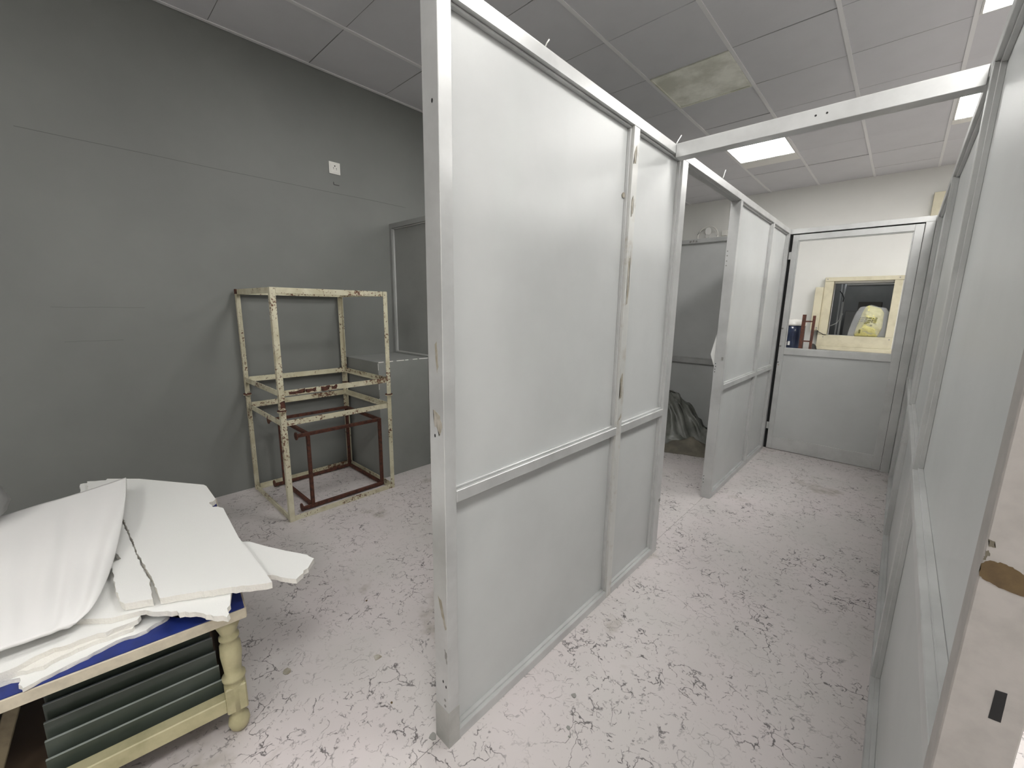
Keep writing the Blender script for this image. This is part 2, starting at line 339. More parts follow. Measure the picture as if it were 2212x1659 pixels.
def patch(name, axis, c, pts, m, parent, j=.004, d=.0006):
    P = []
    for k in range(len(pts)):
        a, b = Vector(pts[k]), Vector(pts[(k+1) % len(pts)]); n = 4
        for q in range(n):
            p = a.lerp(b, q/n); P.append((p.x+random.uniform(-j, j), p.y+random.uniform(-j, j)))
    return prism(name, P, axis, c-d, c+d, m, parent)
patch('paint_chip', 'y', yf, [(-.925, 1.118), (-.902, 1.108), (-.886, 1.072), (-.900, 1.045), (-.908, 1.064), (-.921, 1.066)], worn, fp, .003)
patch('paint_chip', 'y', yf, [(-.922, .53), (-.905, .52), (-.884, .44), (-.888, .43), (-.906, .47)], worn, fp, .002)
patch('paint_chip', 'y', yf, [(-.895, .36), (-.884, .35), (-.884, .31), (-.892, .33)], scuff, fp, .002)
patch('scuff_mark', 'y', yf, [(-.915, 1.3), (-.905, 1.31), (-.90, 1.24), (-.906, 1.22)], worn, fp, .002)
boxes('foot_sleeve', [((XA+.0012, .6725, .0), (XA-.0672, .7167, .135))], mottled('dull foot aluminium', (.46, .46, .44), (.38, .38, .36), 9, .5, .4), fp)
for y0, z0, y1, z1 in ((1.652, 1.98, 1.672, 2.05), (1.655, 1.78, 1.668, 1.86), (1.66, 1.42, 1.676, 1.62), (1.655, 1.0, 1.672, 1.12), (1.66, .9, 1.68, .93)):
    patch('scrape', 'x', XA, [(y0, z0), (y1, z0+.01), (y1, z1), (y0, z1-.02)], worn, pa['post'][1], .004)
disc('screw_cap', (XA-.024, 1.628, 1.86), 'x', .011, worn, pa['post'][1], .003, 10)
patch('scrape', 'x', XA, [(2.19, .33), (2.214, .335), (2.214, .315), (2.2, .312)], scuff, pa['post'][2], .001)
# second section with the doorway
B2 = empty('aluminium_partition', (XA-.03, 3.95, 0), 'partition section beyond the open doorway, with screw holes in its jamb', 'partition', 'aluminium framed partition sections')
pb = partition(B2, 'y', XA, .066, -1, [(3.150, 3.195), (4.105, 4.150), (4.745, 4.792)], RA)
box('door_head', (XA, 2.2153, 2.122), (XA-.066, 3.1497, 2.163), alu, B2, .0015)
box('door_head_groove', (XA-.022, 2.2156, 2.117), (XA-.040, 3.1494, 2.1219), alu, B2)
jp = pb['post'][0]
for z in (1.80, 1.77, 1.735, 1.705): disc('screw_hole', (-.934, 3.150, z), 'y', .0045, scuff, jp, .003, 8)
for x, z in ((-.936, .905), (-.934, .885), (-.937, .865), (-.937, .845), (-.936, .17), (-.937, .145), (-.936, .12)): disc('screw_hole', (x, 3.150, z+.12*(z > .5)), 'y', .0035, black, jp, .001, 6)
box('lock_stub', (-.900, 3.1502, 1.055), (-.889, 3.144, 1.075), scuff, jp)
# cross beam
beam = empty('cross_beam', (-.4, 2.08, 2.1), 'bare aluminium beam crossing the corridor at partition-top height', 'beam')
box('beam_tube', (XA+.0005, 2.050, 2.103), (.0945, 2.112, 2.163), alu, beam, .0015)
for x in (-.345, -.31): disc('screw_hole', (x, 2.050, 2.136), 'y', .004, black, beam, .001, 8)
# wire ties on the top rails
for k, (y, h) in enumerate(((2.06, .045), (2.75, .05), (1.075, .02))):
    t = tag(tube('cable_tie', [(XA-.004, y, 2.1637), (XA-.002, y+.004, 2.175), (XA+.006, y+.006+.02*(k == 0), 2.163+h)], .0022, paper_m), 
        ['white cable tie sticking up where the cross beam meets the partition', 'white cable tie sticking up from the rail over the open doorway', 'short tie stub on the tall partition top rail near the camera'][k], 'cable tie')
# right-hand partition
XB = .095; TB = .055
BP = empty('aluminium_partition', (XB+.03, 2.7, 0), 'long partition along the right edge, its near post chipped and lock-slotted', 'partition', 'aluminium framed partition sections')
pr = partition(BP, 'y', XB, TB, 1, [(.627, .668), (1.935, 1.985), (3.33, 3.38), (4.60, 4.645), (4.835, 4.89)], RA)
np_ = pr['post'][0]
def L2(pts): return [(x, z) for x, z in pts]
chipdark = mat('dark chip', (.13, .115, .085), .7)
np_.data.materials[0] = mottled('dull pinkish worn end profile', (.40, .375, .355), (.35, .33, .31), 30, .5, .15)
patch('paint_chip', 'y', .627, [(.0958, 1.142), (.0958, 1.1295), (.0994, 1.1256), (.1083, 1.1226), (.1185, 1.1204), (.1485, 1.120), (.1485, 1.140), (.1243, 1.1420), (.1178, 1.1462), (.1100, 1.1490), (.1013, 1.1475), (.0975, 1.1455)], brown, np_, .0007, .0006)
patch('paint_chip', 'y', .627, L2([(.0965, 1.170), (.101, 1.170), (.102, 1.163), (.097, 1.162)]), chipdark, np_, .0007, .0004)
patch('paint_chip', 'y', .627, L2([(.0965, 1.157), (.0985, 1.158), (.100, 1.153), (.0965, 1.152)]), chipdark, np_, .0004, .0004)
patch('paint_chip', 'y', .627, L2([(.0962, 1.151), (.098, 1.152), (.098, 1.147), (.0962, 1.147)]), chipdark, np_, .0003, .0004)
patch('lock_slot', 'y', .627, L2([(.1256, 1.0075), (.1337, 1.0086), (.1343, .9727), (.1255, .9721)]), black, np_, .0001, .0005)
# left cabin walls
C1 = empty('grey_partition', (-2.2, 2.13, 0), 'dark grey painted cross partition above the grey ledge', 'partition')
gp = mottled('dark grey paint on partition', (.27, .275, .265), (.235, .24, .23), 3, .5)
partition(C1, 'x', 2.100, .06, 1, [(-3.499, -3.462), (-2.2, -2.155), (-.99, -.9475)], [(0, .04), (.938, .978), (2.085, 2.126)], am=gp, pm=gp, bm_=alu)
C2 = empty('aluminium_partition', (-2.2, 4.85, 0), 'shadowed cross partition seen through the open doorway', 'partition', 'aluminium framed partition sections')
partition(C2, 'x', 4.820, .06, 1, [(-3.499, -3.455), (-2.25, -2.205), (-.945, -.888)], [(0, .04), (.806, .862), (2.120, 2.166)])
for x in (-1.83, -1.80, -1.77): patch('scrape', 'y', 4.8198, [(x, 2.13), (x+.02, 2.135), (x+.02, 2.155), (x, 2.15)], scuff, C2, .004)
box_m = mottled('grey paint on ledge', (.25, .256, .245), (.215, .222, .212), 2, .55, bst=.1)
lg = empty('grey_ledge', (-3.2, 1.86, 0), 'knee-wall block painted grey with white chipped top edges', 'ledge')
box('block', (-3.499, 1.626, 0), (-2.945, 2.0995, .965), box_m, lg, .003)
random.seed(3)
y = 1.63
while y < 2.09:
    l = random.uniform(.03, .09); box('chipped_edge', (-2.9475, y, .960), (-2.9440, min(y+l, 2.098), .9662), white_chip, lg); y += l+random.uniform(.008, .05)
z = .955
while z > .6:
    l = random.uniform(.02, .06); box('chipped_edge', (-2.9465, 1.6245, z-l), (-2.9435, 1.627, z), white_chip, lg); z -= l+random.uniform(.01, .08)
# ================================================================ the corridor door
dr = empty('door_1', (-.42, 4.84, 0), kind='structure')
hd = box('door_header', (-.886, 4.822, 2.124), (.0945, 4.870, 2.168), alu, dr, .0015)
box('door_jamb', (.037, 4.822, 0), (.0945, 4.870, 2.1235), alu, dr, .0015)
yd0, yd1 = 4.826, 4.864
dx0, dx1 = -.860, .033
box('stile', (dx0, yd0, .006), (dx0+.045, yd1, 2.114), alu, dr, .0015)
box('stile', (dx1-.055, yd0, .006), (dx1, yd1, 2.114), alu, dr, .0015)
i0, i1 = dx0+.0453, dx1-.0553
box('door_rail', (i0, yd0, 2.062), (i1, yd1, 2.114), alu, dr, .0015)
box('door_rail', (i0, yd0, .982), (i1, yd1, 1.040), alu, dr, .0015)
box('door_rail', (i0, yd0, .006), (i1, yd1, .135), alu, dr, .0015)
boxes('glazing_bead', [((i0, yd0+.008, 2.054), (i1, yd0+.030, 2.0617)), ((i0, yd0+.008, 1.0403), (i1, yd0+.030, 1.048)),
      ((i0, yd0+.008, 1.048), (i0+.008, yd0+.030, 2.054)), ((i1-.008, yd0+.008, 1.048), (i1, yd0+.030, 2.054))], alu, dr, .001)
box('glass_pane', (i0+.008, yd0+.017, 1.048), (i1-.008, yd0+.021, 2.054), glass_m, dr)
box('panel', (i0, yd0+.012, .1353), (i1, yd0+.024, .9817), panel_m, dr)
boxes('gap_shade', [((-.8875, 4.846, .001), (-.8605, 4.868, 2.1235)), ((-.8605, 4.850, 2.1145), (.0365, 4.868, 2.1235)), ((.0335, 4.850, .006), (.0365, 4.868, 2.114))], black, dr)  # black strips in the gaps around the leaf stand in for shade
for z in (1.925, .245): box('hinge', (-.8795, 4.818, z-.035), (-.8595, 4.8255, z+.035), alu, dr, .001)
for z in (1.235, 1.062): disc('handle_stub', (-.850, yd0-.004, z), 'y', .009, scuff, dr, .010, 10)
disc('keyhole', (-.852, yd0, .900), 'y', .005, black, dr, .001, 8, .8, 1.6)
disc('keyhole', (-.846, yd0, .875), 'y', .008, worn, dr, .001, 10)
# ================================================================ far wall: serving window, trunking, bins
win = empty('window_1', (-.45, YF, 1), kind='structure')
box('window_jamb', (-.868, 7.42, 1.075), (-.765, 7.56, 1.825), cream, win, .003)
box('window_jamb', (-.135, 7.42, 1.075), (-.055, 7.56, 1.825), cream, win, .003)
box('window_head', (-.868, 7.415, 1.8255), (-.045, 7.56, 1.880), cream, win, .003)
box('window_apron', (-.868, 7.42, .925), (-.055, 7.56, 1.0745), cream, win, .003)
box('window_sill', (-.885, 7.395, .870), (-.045, 7.499, .9245), cream, win, .003)
boxes('reveal', [((-.7645, 7.561, 1.8), (-.1355, 7.64, 1.8255))], interior, win)
for x, z in ((-.84, 1.855), (-.09, 1.855), (-.80, 1.05), (-.09, 1.05)): disc('screw_head', (x, 7.4145 if z > 1.5 else 7.4195, z), 'y', .008, scuff, win, .002, 8)
sp = tag(box('shutter_board', (-.960, 7.36, 1.140), (-.869, 7.499, 1.745), cream, None, .003), 'narrow cream box board fixed beside the serving window', 'board')
tube('board_cable', [(-.885, 7.355, 1.155), (-.86, 7.40, 1.12), (-.80, 7.412, 1.085), (-.768, 7.414, 1.082)], .004, black, sp)
disc('bolt', (-.885, 7.358, 1.175), 'y', .010, scuff, sp, .006, 8)
tag(box('cream_box', (.083, 7.40, 2.20), (.30, 7.499, 2.850), cream, None, .004), 'cream duct box high on the far wall above the glazed door', 'box')
# things seen in the dark opening
tag(box('shelf_board', (-.66, 7.95, 1.795), (.20, 8.35, 1.815), white_m), 'white-edged shelf board under the top of the serving window', 'shelf')
tag(box('metal_cabinet', (-.66, 8.30, 0), (.30, 8.70, 1.42), mat('grey cabinet', (.16, .165, .165), .5), None, .004), 'grey cabinet standing in the dark room behind the serving window', 'cabinet')
tag(box('cardboard_box', (-.52, 8.32, 1.4205), (-.25, 8.6, 1.56), mat('grey carton', (.13, .125, .115), .8), None, .003), 'dull box on the grey cabinet behind the yellow bag', 'box')
for k, (x, r) in enumerate(((-.74, .012), (-.70, .016))):
    tag(tube('pipe', [(x, 8.2, 0), (x, 8.2, 2.0)], r, silver_m), ['thinner grey pipe at the left of the serving opening', 'thicker grey pipe at the left of the serving opening'][k], 'pipe')
tag(tube('cable', [(-.71, 7.72, 1.70), (-.68, 7.72, 1.66), (-.655, 7.72, 1.60), (-.66, 7.72, 1.55)], .006, black), 'black cable loop hanging at top left inside the serving opening', 'cable')
tag(tube('cable', [(-.76, 7.70, 1.20), (-.70, 7.72, 1.24), (-.66, 7.72, 1.30), (-.64, 7.72, 1.38)], .007, silver_m), 'pale grey cable curving at lower left inside the serving opening', 'cable')
bl = empty('ceiling_light', (-.4, 8.1, 2.59), 'unseen light panel added to brighten the room behind the serving window', 'light')  # added lamp, out of view, lifts the darkness in the opening
ld = mat('added fill diffuser', (.9, .9, .9), .5); ld.node_tree.nodes['Principled BSDF'].inputs['Emission Color'].default_value = (.95, .97, 1, 1); ld.node_tree.nodes['Principled BSDF'].inputs['Emission Strength'].default_value = 2.2
box('frame', (-.72, 7.83, 2.585), (-.10, 8.37, 2.5995), white_m, bl); box('diffuser', (-.70, 7.85, 2.575), (-.12, 8.35, 2.5849), ld, bl)
# yellow bag
def blob(name, c, sx, sy, sz, m, parent=None, amp=.12, fr=4, sub=4, seed=0, flat=.0, sq=1.0, taper=0):
    bm = bmesh.new(); bmesh.ops.create_icosphere(bm, subdivisions=sub, radius=1)
    for vt in bm.verts:
        p = vt.co.copy()
        p = Vector([math.copysign(abs(q)**sq, q) for q in p])
        n = noise.noise(p*fr+Vector((seed, 0, 0)))+.5*noise.noise(p*fr*2.3+Vector((0, seed, 0)))
        r = 1+amp*n
        t = 1-taper*(p.z+1)/2
        q = Vector((p.x*sx*r*t, p.y*sy*r*t, p.z*sz*(1+amp*.5*n)))
        if q.z < -sz*(1-flat): q.z = -sz*(1-flat)
        vt.co = q+Vector(c)
    return link(name, bm, m, parent, True)
bag = empty('plastic_bag', (-.335, 7.47, 1.075), 'clear plastic bag of pale yellow goods on the serving window sill', 'bag')
def pillow(name, out, yc, dep, m, parent, wr, seed, back=.6):
    """bag: outline in x,z pinched at the rim, bulging towards the room and to the back; returns the front surface too"""
    cx = sum(p[0] for p in out)/len(out); cz = sum(p[1] for p in out)/len(out); n = 72; nr = 16
    def rim(a):
        d = Vector((math.cos(a), math.sin(a))); best = None
        for k in range(len(out)):
            p = Vector(out[k])-Vector((cx, cz)); q = Vector(out[(k+1) % len(out)])-Vector((cx, cz)); e = q-p
            den = d.x*e.y-d.y*e.x
            if abs(den) < 1e-9: continue
            t = (p.x*e.y-p.y*e.x)/den; s_ = (p.x*d.y-p.y*d.x)/den
            if t > 0 and -1e-6 <= s_ <= 1+1e-6: best = t if best is None else max(best, t)
        return best or .05
    def depth(x, z, s_): return dep*(1-s_**2.6)+wr*(1-s_**6)*(noise.noise(Vector((x*16, z*34+x*14, seed)))+.5*noise.noise(Vector((x*50, z*60, seed))))
    rims = [rim(2*math.pi*k/n)*(1+.012*noise.noise(Vector((k*.7, seed, 0)))) for k in range(n)]
    bm = bmesh.new()
    for sg, am in ((-1, 1), (1, back)):
        rows = []; c_ = bm.verts.new((cx, yc+sg*depth(cx, cz, 0)*am, cz))
        for i in range(1, nr+1):
            s_ = i/nr; row = []
            for k in range(n):
                a = 2*math.pi*k/n; x = cx+math.cos(a)*rims[k]*s_; z = cz+math.sin(a)*rims[k]*s_
                row.append(bm.verts.new((x, yc+sg*depth(x, z, s_)*am, z)))
            rows.append(row)
        for k in range(n): bm.faces.new((c_, rows[0][k], rows[0][(k+1) % n]))
        for i in range(nr-1):
            for k in range(n): bm.faces.new((rows[i][k], rows[i+1][k], rows[i+1][(k+1) % n], rows[i][(k+1) % n]))
    bmesh.ops.remove_doubles(bm, verts=bm.verts, dist=.0004)
    link(name, bm, m, parent, True)
    def front(x, z):
        d = Vector((x-cx, z-cz)); s_ = min(1, d.length/rims[int((math.atan2(d.y, d.x) % (2*math.pi))/(2*math.pi)*n) % n]); return yc-depth(x, z, s_)
    return front
bf = pillow('bag_contents', [(-.470, 1.078), (-.215, 1.078), (-.180, 1.20), (-.185, 1.40), (-.225, 1.462), (-.350, 1.498), (-.385, 1.480), (-.410, 1.40), (-.440, 1.26)], 7.500, .074, yellow, bag, .012, 2.2)
pillow('bag_film', [(-.540, 1.080), (-.130, 1.077), (-.100, 1.20), (-.120, 1.38), (-.170, 1.465), (-.250, 1.478), (-.330, 1.508), (-.370, 1.485), (-.440, 1.478), (-.480, 1.40), (-.515, 1.25)], 7.503, .078, clearbag, bag, .014, 5.5)
random.seed(8)
def mark(x0, z0, x1, z1):
    x0 -= .028; x1 -= .028
    bm = bmesh.new(); sh = (z0-1.30)*.25
    P = [(x0, z0), (x1, z0), (x1, z1), (x0, z1)]; A = []; Bq = []
    for x, z in P:
        y_ = bf(x+sh, z); A.append(bm.verts.new((x+sh, y_-.009, z))); Bq.append(bm.verts.new((x+sh, y_-.0005, z)))
    bm.faces.new(A); bm.faces.new(Bq[::-1])
    for q in range(4): bm.faces.new((A[q], Bq[q], Bq[(q+1) % 4], A[(q+1) % 4]))
    link('print', bm, olive, bag)
for x0, x1, rows_ in ((-.405, -.392, (1.245, 1.27, 1.30, 1.325)), (-.383, -.352, (1.275, 1.298, 1.322)), (-.343, -.318, (1.27, 1.286, 1.303, 1.322)), (-.308, -.276, (1.265, 1.29, 1.322)), (-.268, -.250, (1.27, 1.295, 1.318)), (-.240, -.216, (1.26, 1.28, 1.30, 1.322))):
    for z0 in rows_: mark(x0+random.uniform(-.002, .002), z0, x1, z0+random.uniform(.011, .015))
mark(-.345, 1.12, -.325, 1.17); mark(-.262, 1.222, -.238, 1.238); mark(-.300, 1.252, -.335, 1.262)
# bin beside it
bn = empty('waste_bin', (-1.12, 7.15, 0), 'navy plastic-wrapped bin with white top, behind the lower left of the door glass', 'bin')
lathe('bin_body', [(0, .13), (.55, .14), (1.10, .135), (1.20, .135), (1.205, .12)], (-1.12, 7.15, 0), navy, bn, 24)
lathe('bin_top', [(1.206, .145), (1.235, .145), (1.26, .125), (1.285, .08), (1.295, .02)], (-1.12, 7.15, 0), socket_m, bn, 24)
for z in (1.16, 1.17): box('print', (-1.16, 7.013, .93), (-1.15, 7.0155, .98), white_m, bn)
boxes('label_print', [((-1.20, 7.02, .93), (-1.16, 7.035, .94)), ((-1.20, 7.02, .955), (-1.16, 7.035, .965)), ((-1.15, 7.01, .93), (-1.125, 7.02, .985))], white_m, bn)
# rust red step frame
sf = empty('step_ladder', (-.94, 6.95, 0), 'small rust-red steel ladder standing behind the door glass', 'ladder')
box('stile', (-1.006, 6.935, 0), (-.966, 6.975, 1.362), rust, sf, .002)
box('stile', (-.888, 6.935, 0), (-.858, 6.975, 1.350), rust, sf, .002)
for z in (.35, .62, 1.00, 1.27): box('rung', (-.9655, 6.945, z-.009), (-.8885, 6.965, z+.009), rust, sf)
blob('dark_sack', (-.87, 7.17, .48), .085, .10, .48, mat('dark sack', (.012, .011, .010), .6), None, .1, 3, 3, 1, .0)
tag(bpy.data.objects['dark_sack'], 'dark sack on the floor behind the rust-red ladder', 'sack')
# fan on the far wall, over the cabin
fan = empty('wall_fan', (-2.52, 7.40, 2.60), 'round white fan ring high on the far wall, over the doorway rail', 'fan')
ring = [(-2.52+.155*math.cos(a), 7.38, 2.60+.155*math.sin(a)) for a in [i*2*math.pi/40 for i in range(41)]]
tube('guard_ring', ring, .010, socket_m, fan, 8)
for k in range(4):
    bm = bmesh.new(); bmesh.ops.create_cone(bm, cap_ends=True, segments=16, radius1=.062, radius2=.062, depth=.004)
    bmesh.ops.scale(bm, vec=(1, .7, 1), verts=bm.verts); bmesh.ops.rotate(bm, matrix=Matrix.Rotation(.35, 3, 'X'), verts=bm.verts)
    bmesh.ops.translate(bm, vec=(.078, 0, 0), verts=bm.verts); bmesh.ops.rotate(bm, matrix=Matrix.Rotation(k*math.pi/2, 3, 'Z'), verts=bm.verts)
    bmesh.ops.rotate(bm, matrix=Matrix.Rotation(math.pi/2, 3, 'X'), verts=bm.verts); bmesh.ops.translate(bm, vec=(-2.52, 7.39, 2.60), verts=bm.verts)
    link('blade', bm, white_m, fan)
disc('hub', (-2.52, 7.385, 2.60), 'y', .028, white_m, fan, .05, 16)
box('motor', (-2.56, 7.41, 2.56), (-2.48, 7.499, 2.64), white_m, fan, .008)
tag(box('junction_box', (-2.33, 7.45, 2.60), (-2.25, 7.499, 2.68), socket_m, None, .004), 'small white box on the far wall right of the fan', 'box')
# tarp-covered heap in the cabin
random.seed(5)
hp = empty('covered_heap', (-1.75, 4.3, 0), 'heap under crumpled dusty grey plastic on the cabin floor', 'heap')
def heap(name, cx, cy, rx, ry, h, m, parent, seed, fold=.05, z0=.002, pw=1.6):
    bm = bmesh.new(); nr, na = 26, 72; rows = []
    top = bm.verts.new((cx, cy, z0+h))
    for i in range(1, nr+1):
        s = i/nr; row = []
        for k in range(na):
            a = 2*math.pi*k/na
            d = Vector((math.cos(a)*2, math.sin(a)*2, seed))
            R_ = 1+.14*noise.noise(d*.9)
            hh = h*max(0, 1-s**pw)
            p = Vector((cx+rx*s*R_*math.cos(a), cy+ry*s*R_*math.sin(a), 0))
            f = noise.noise(Vector((p.x*4, p.y*4, seed+hh*3)))*fold*1.8 + abs(noise.noise(Vector((p.x*9+hh*5, p.y*9, seed))))*fold*1.3 + noise.noise(Vector((p.x*22, p.y*22+hh*9, seed)))*fold*.45
            edge = min(1, (1-s)*6)
            p.z = max(z0, z0+hh + f*edge + .012*(1-edge)*abs(noise.noise(d*4)))
            if i == nr: p.z = z0
            p.x += fold*.6*noise.noise(Vector((a*6, hh*8, seed))); p.y += fold*.6*noise.noise(Vector((a*6+9, hh*8, seed)))
            row.append(bm.verts.new(p))
        rows.append(row)
    for k in range(na): bm.faces.new((top, rows[0][k], rows[0][(k+1) % na]))
    for i in range(nr-1):
        for k in range(na): bm.faces.new((rows[i][k], rows[i+1][k], rows[i+1][(k+1) % na], rows[i][(k+1) % na]))
    bm.faces.new(rows[-1]); return link(name, bm, m, parent, True)
heap('ground_sheet', -1.80, 4.34, .82, .42, .10, canvas, hp, 2.2, .05, .002, 1.2)
heap('plastic_cover', -1.84, 4.40, .72, .33, .44, tarp, hp, 6.1, .085, .004, 1.7)
pp_ = P_PAPER
bm = bmesh.new(); A_ = [bm.verts.new(p) for p in pp_]; B_ = [bm.verts.new((p[0], p[1]+.0015, p[2])) for p in pp_]
bm.faces.new(A_); bm.faces.new(B_[::-1])
for i in range(4): bm.faces.new((A_[i], B_[i], B_[(i+1) % 4], A_[(i+1) % 4]))
tag(link('paper_scrap', bm, paper_m), 'torn white paper scrap poking out behind the doorway jamb', 'paper')
# ================================================================ left wall socket
sk = empty('wall_socket', (XL, 1.628, 2.482), 'white single socket plate high on the grey wall', 'socket')
box('plate', (XL+.0002, 1.583, 2.437), (XL+.007, 1.673, 2.527), socket_m, sk, .002)
box('socket_face', (XL+.007, 1.594, 2.448), (XL+.010, 1.662, 2.516), socket_m, sk, .001)
for y, z, r in ((1.628, 2.497, .0052), (1.617, 2.482, .0032), (1.640, 2.480, .0032), (1.618, 2.474, .0022), (1.641, 2.471, .0022)):
    disc('pin_hole', (XL+.0102, y, z), 'x', r, black, sk, .001, 8)
boxes('wall_nick', [((XL, 1.615, 2.355), (XL+.001, 1.66, 2.361)), ((XL, 1.612, 2.358), (XL+.001, 1.618, 2.378))], mat('nick', (.07, .07, .068), .9), wl)
# ================================================================ the two stacked cream frames
RX0, RX1, RY0, RY1 = -3.470, -2.735, .838, 1.605
def angle(name, p, q, s, m, parent): return box(name, p, q, m, parent, .0012)
def legframe(z0, z1, rings, label, name, legs_out):
    t = empty(name, ((RX0+RX1)/2, (RY0+RY1)/2, z0), label, 'frame', 'stacked cream steel frames')
    s = .032; th = .005
    for cx, sx in ((RX0, 1), (RX1, -1)):
        for cy, sy in ((RY0, 1), (RY1, -1)):
            boxes('leg', [((cx, cy, z0), (cx+sx*s, cy+sy*th, z1)), ((cx, cy+sy*th, z0), (cx+sx*th, cy+sy*s, z1))], rack_m, t, .001)
    for a, b in rings:
        boxes('rail', [((RX0+th, RY0+.0052, a), (RX1-th, RY0+.0102, b)), ((RX0+th, RY0+.0102, a), (RX1-th, RY0+.034, a+.005))], rack_m, t)
        boxes('rail', [((RX0+th, RY1-.0102, a), (RX1-th, RY1-.0052, b)), ((RX0+th, RY1-.034, a), (RX1-th, RY1-.0102, a+.005))], rack_m, t)
        boxes('rail', [((RX0+.0052, RY0+.034, a), (RX0+.0102, RY1-.034, b)), ((RX0+.0102, RY0+.034, a), (RX0+.034, RY1-.034, a+.005))], rack_m, t)
        boxes('rail', [((RX1-.0102, RY0+.034, a), (RX1-.0052, RY1-.034, b)), ((RX1-.034, RY0+.034, a), (RX1-.0102, RY1-.034, a+.005))], rack_m, t)
    zc = legs_out
    for cx, sx in ((RX0, 1), (RX1, -1)):
        for cy, sy in ((RY0, 1), (RY1, -1)):
            disc('foot_disc', (cx+sx*.012, cy+sy*.012, zc), 'z', .026, rust if z0 > .5 else rack_m, t, .006, 14)
    return t
legframe(0.0, .738, [(0.0, .034), (.645, .680)], 'lower cream steel frame standing on the floor by the grey wall', 'steel_frame', .741)
uf = legframe(.751, 1.500, [(.838, .873), (1.466, 1.500)], 'upper cream steel frame stacked upside down on the lower one', 'steel_frame', .748)
box('rust_corner', (RX0-.0012, RY0-.0012, 1.468), (RX0+.045, RY0+.004, 1.5015), rust, uf)
random.seed(11)
for y0, y1 in ((.90, .99), (1.0, 1.06), (1.10, 1.15), (1.17, 1.20)):
    patch('bare_rust', 'x', RX1-.0045, [(y0, .845), (y1, .843), (y1, .868), (y0, .866)], rust, uf, .006, .0012)
for y0, y1 in ((RY0, RY0+.03),):
    patch('bare_rust', 'x', RX1, [(y0+.004, .765), (y1, .765), (y1, .812), (y0+.004, .805)], rust, uf, .002, .0012)
# rusty red stool frame lying on its side inside
st = empty('stool_frame', (-3.1, 1.25, 0), 'small rusty red stool frame lying on its side inside the cream frame', 'stool')
sx0, sx1, sy0, sy1, sz0, sz1 = -3.395, -2.825, 1.035, 1.565, .004, .545
b_ = .022
for x in (sx0, sx1-b_):
    for z in (sz0, sz1-b_):
        lg_ = box('leg', (x, .955, z+.006), (x+b_, sy1, z+.006+b_), rust, st, .002)
        disc('foot_disc', (x+b_/2, .950, max(z+.006+b_/2, .033)), 'y', .027, rust, lg_, .007, 14)
for y in (sy0, sy1):
    for x in (sx0, sx1-b_): box('crossbar', (x, y-b_, sz0+.006+b_+.0005), (x+b_, y, sz1-b_+.0055), rust, st, .002)
    for z in (sz0, sz1-b_): box('crossbar', (sx0+b_+.0005, y-b_, z+.006), (sx1-b_-.0005, y, z+.006+b_), rust, st, .002)
# ================================================================ low table
ang = math.atan2(.125, .992)
O = Vector((-1.395, .272, 0)); U = Vector((-.125, -.992, 0)).normalized(); Vv = Vector((-.992, .125, 0)).normalized()
tb_ = empty('low_table', tuple(O+U*.6+Vv*.46), 'low cream table with turned legs, blue top and foam sheets on it', 'table')
def lb_(name, u0, u1, v0, v1, z0, z1, m, parent, bev=0):
    bm = bmesh.new(); addbox(bm, (u0, v0, z0), (u1, v1, z1), bev)
    for vt in bm.verts: vt.co = O+U*vt.co.x+Vv*vt.co.y+Vector((0, 0, vt.co.z))
    return link(name, bm, m, parent)
TL, TW = 1.45, .955
lb_('tabletop', 0.001, TL-.001, .001, TW-.001, .430, .458, blue, tb_)
lb_('blue_cloth', -.001, TL+.001, -.001, TW+.001, .458, .4605, blue, tb_)
lb_('apron', -.004, TL+.004, -.006, 0, .425, .4575, edge_m, tb_, .001)
lb_('apron', -.004, TL+.004, TW, TW+.006, .425, .4575, edge_m, tb_, .001)
lb_('apron', -.006, 0, 0, TW, .425, .4575, edge_m, tb_, .001)
lb_('apron', TL, TL+.006, 0, TW, .425, .4575, edge_m, tb_, .001)
prof = [(0, .016), (.012, .026), (.03, .031), (.05, .028), (.062, .019), (.070, .017), (.078, .024), (.085, .017), (.09, .030), (.18, .030), (.192, .022), (.20, .033), (.208, .033), (.215, .023), (.25, .026),
        (.29, .030), (.325, .029), (.34, .020), (.348, .028), (.356, .028), (.362, .020), (.375, .025), (.40, .034), (.4245, .033)]
for u, v_ in ((.045, .042), (TL-.045, .042), (.045, TW-.042), (TL-.045, TW-.042)):
    c = O+U*u+Vv*v_; lgo = lathe('leg', prof, (c.x, c.y, 0), turned, tb_, 20)
    bm = bmesh.new(); addbox(bm, (-.029, -.029, .088), (.029, .029, .182), .004); bmesh.ops.rotate(bm, matrix=Matrix.Rotation(-ang*0+math.atan2(U.y, U.x), 3, 'Z'), verts=bm.verts); bmesh.ops.translate(bm, vec=(c.x, c.y, 0), verts=bm.verts)
    link('leg_block', bm, turned, lgo)
for v_ in (.020, TW-.060): lb_('stretcher', .072, TL-.072, v_, v_+.040, .095, .145, turned, tb_, .003)
for u in (.02, TL-.06): lb_('stretcher', u, u+.040, .072, TW-.072, .095, .145, turned, tb_, .003)
lb_('cross_stretcher', .70, .735, .062, TW-.062, .10, .14, brownwood, tb_, .002)
lb_('lower_shelf', .062, TL-.062, .062, TW-.062, .085, .0948, brownwood, tb_)
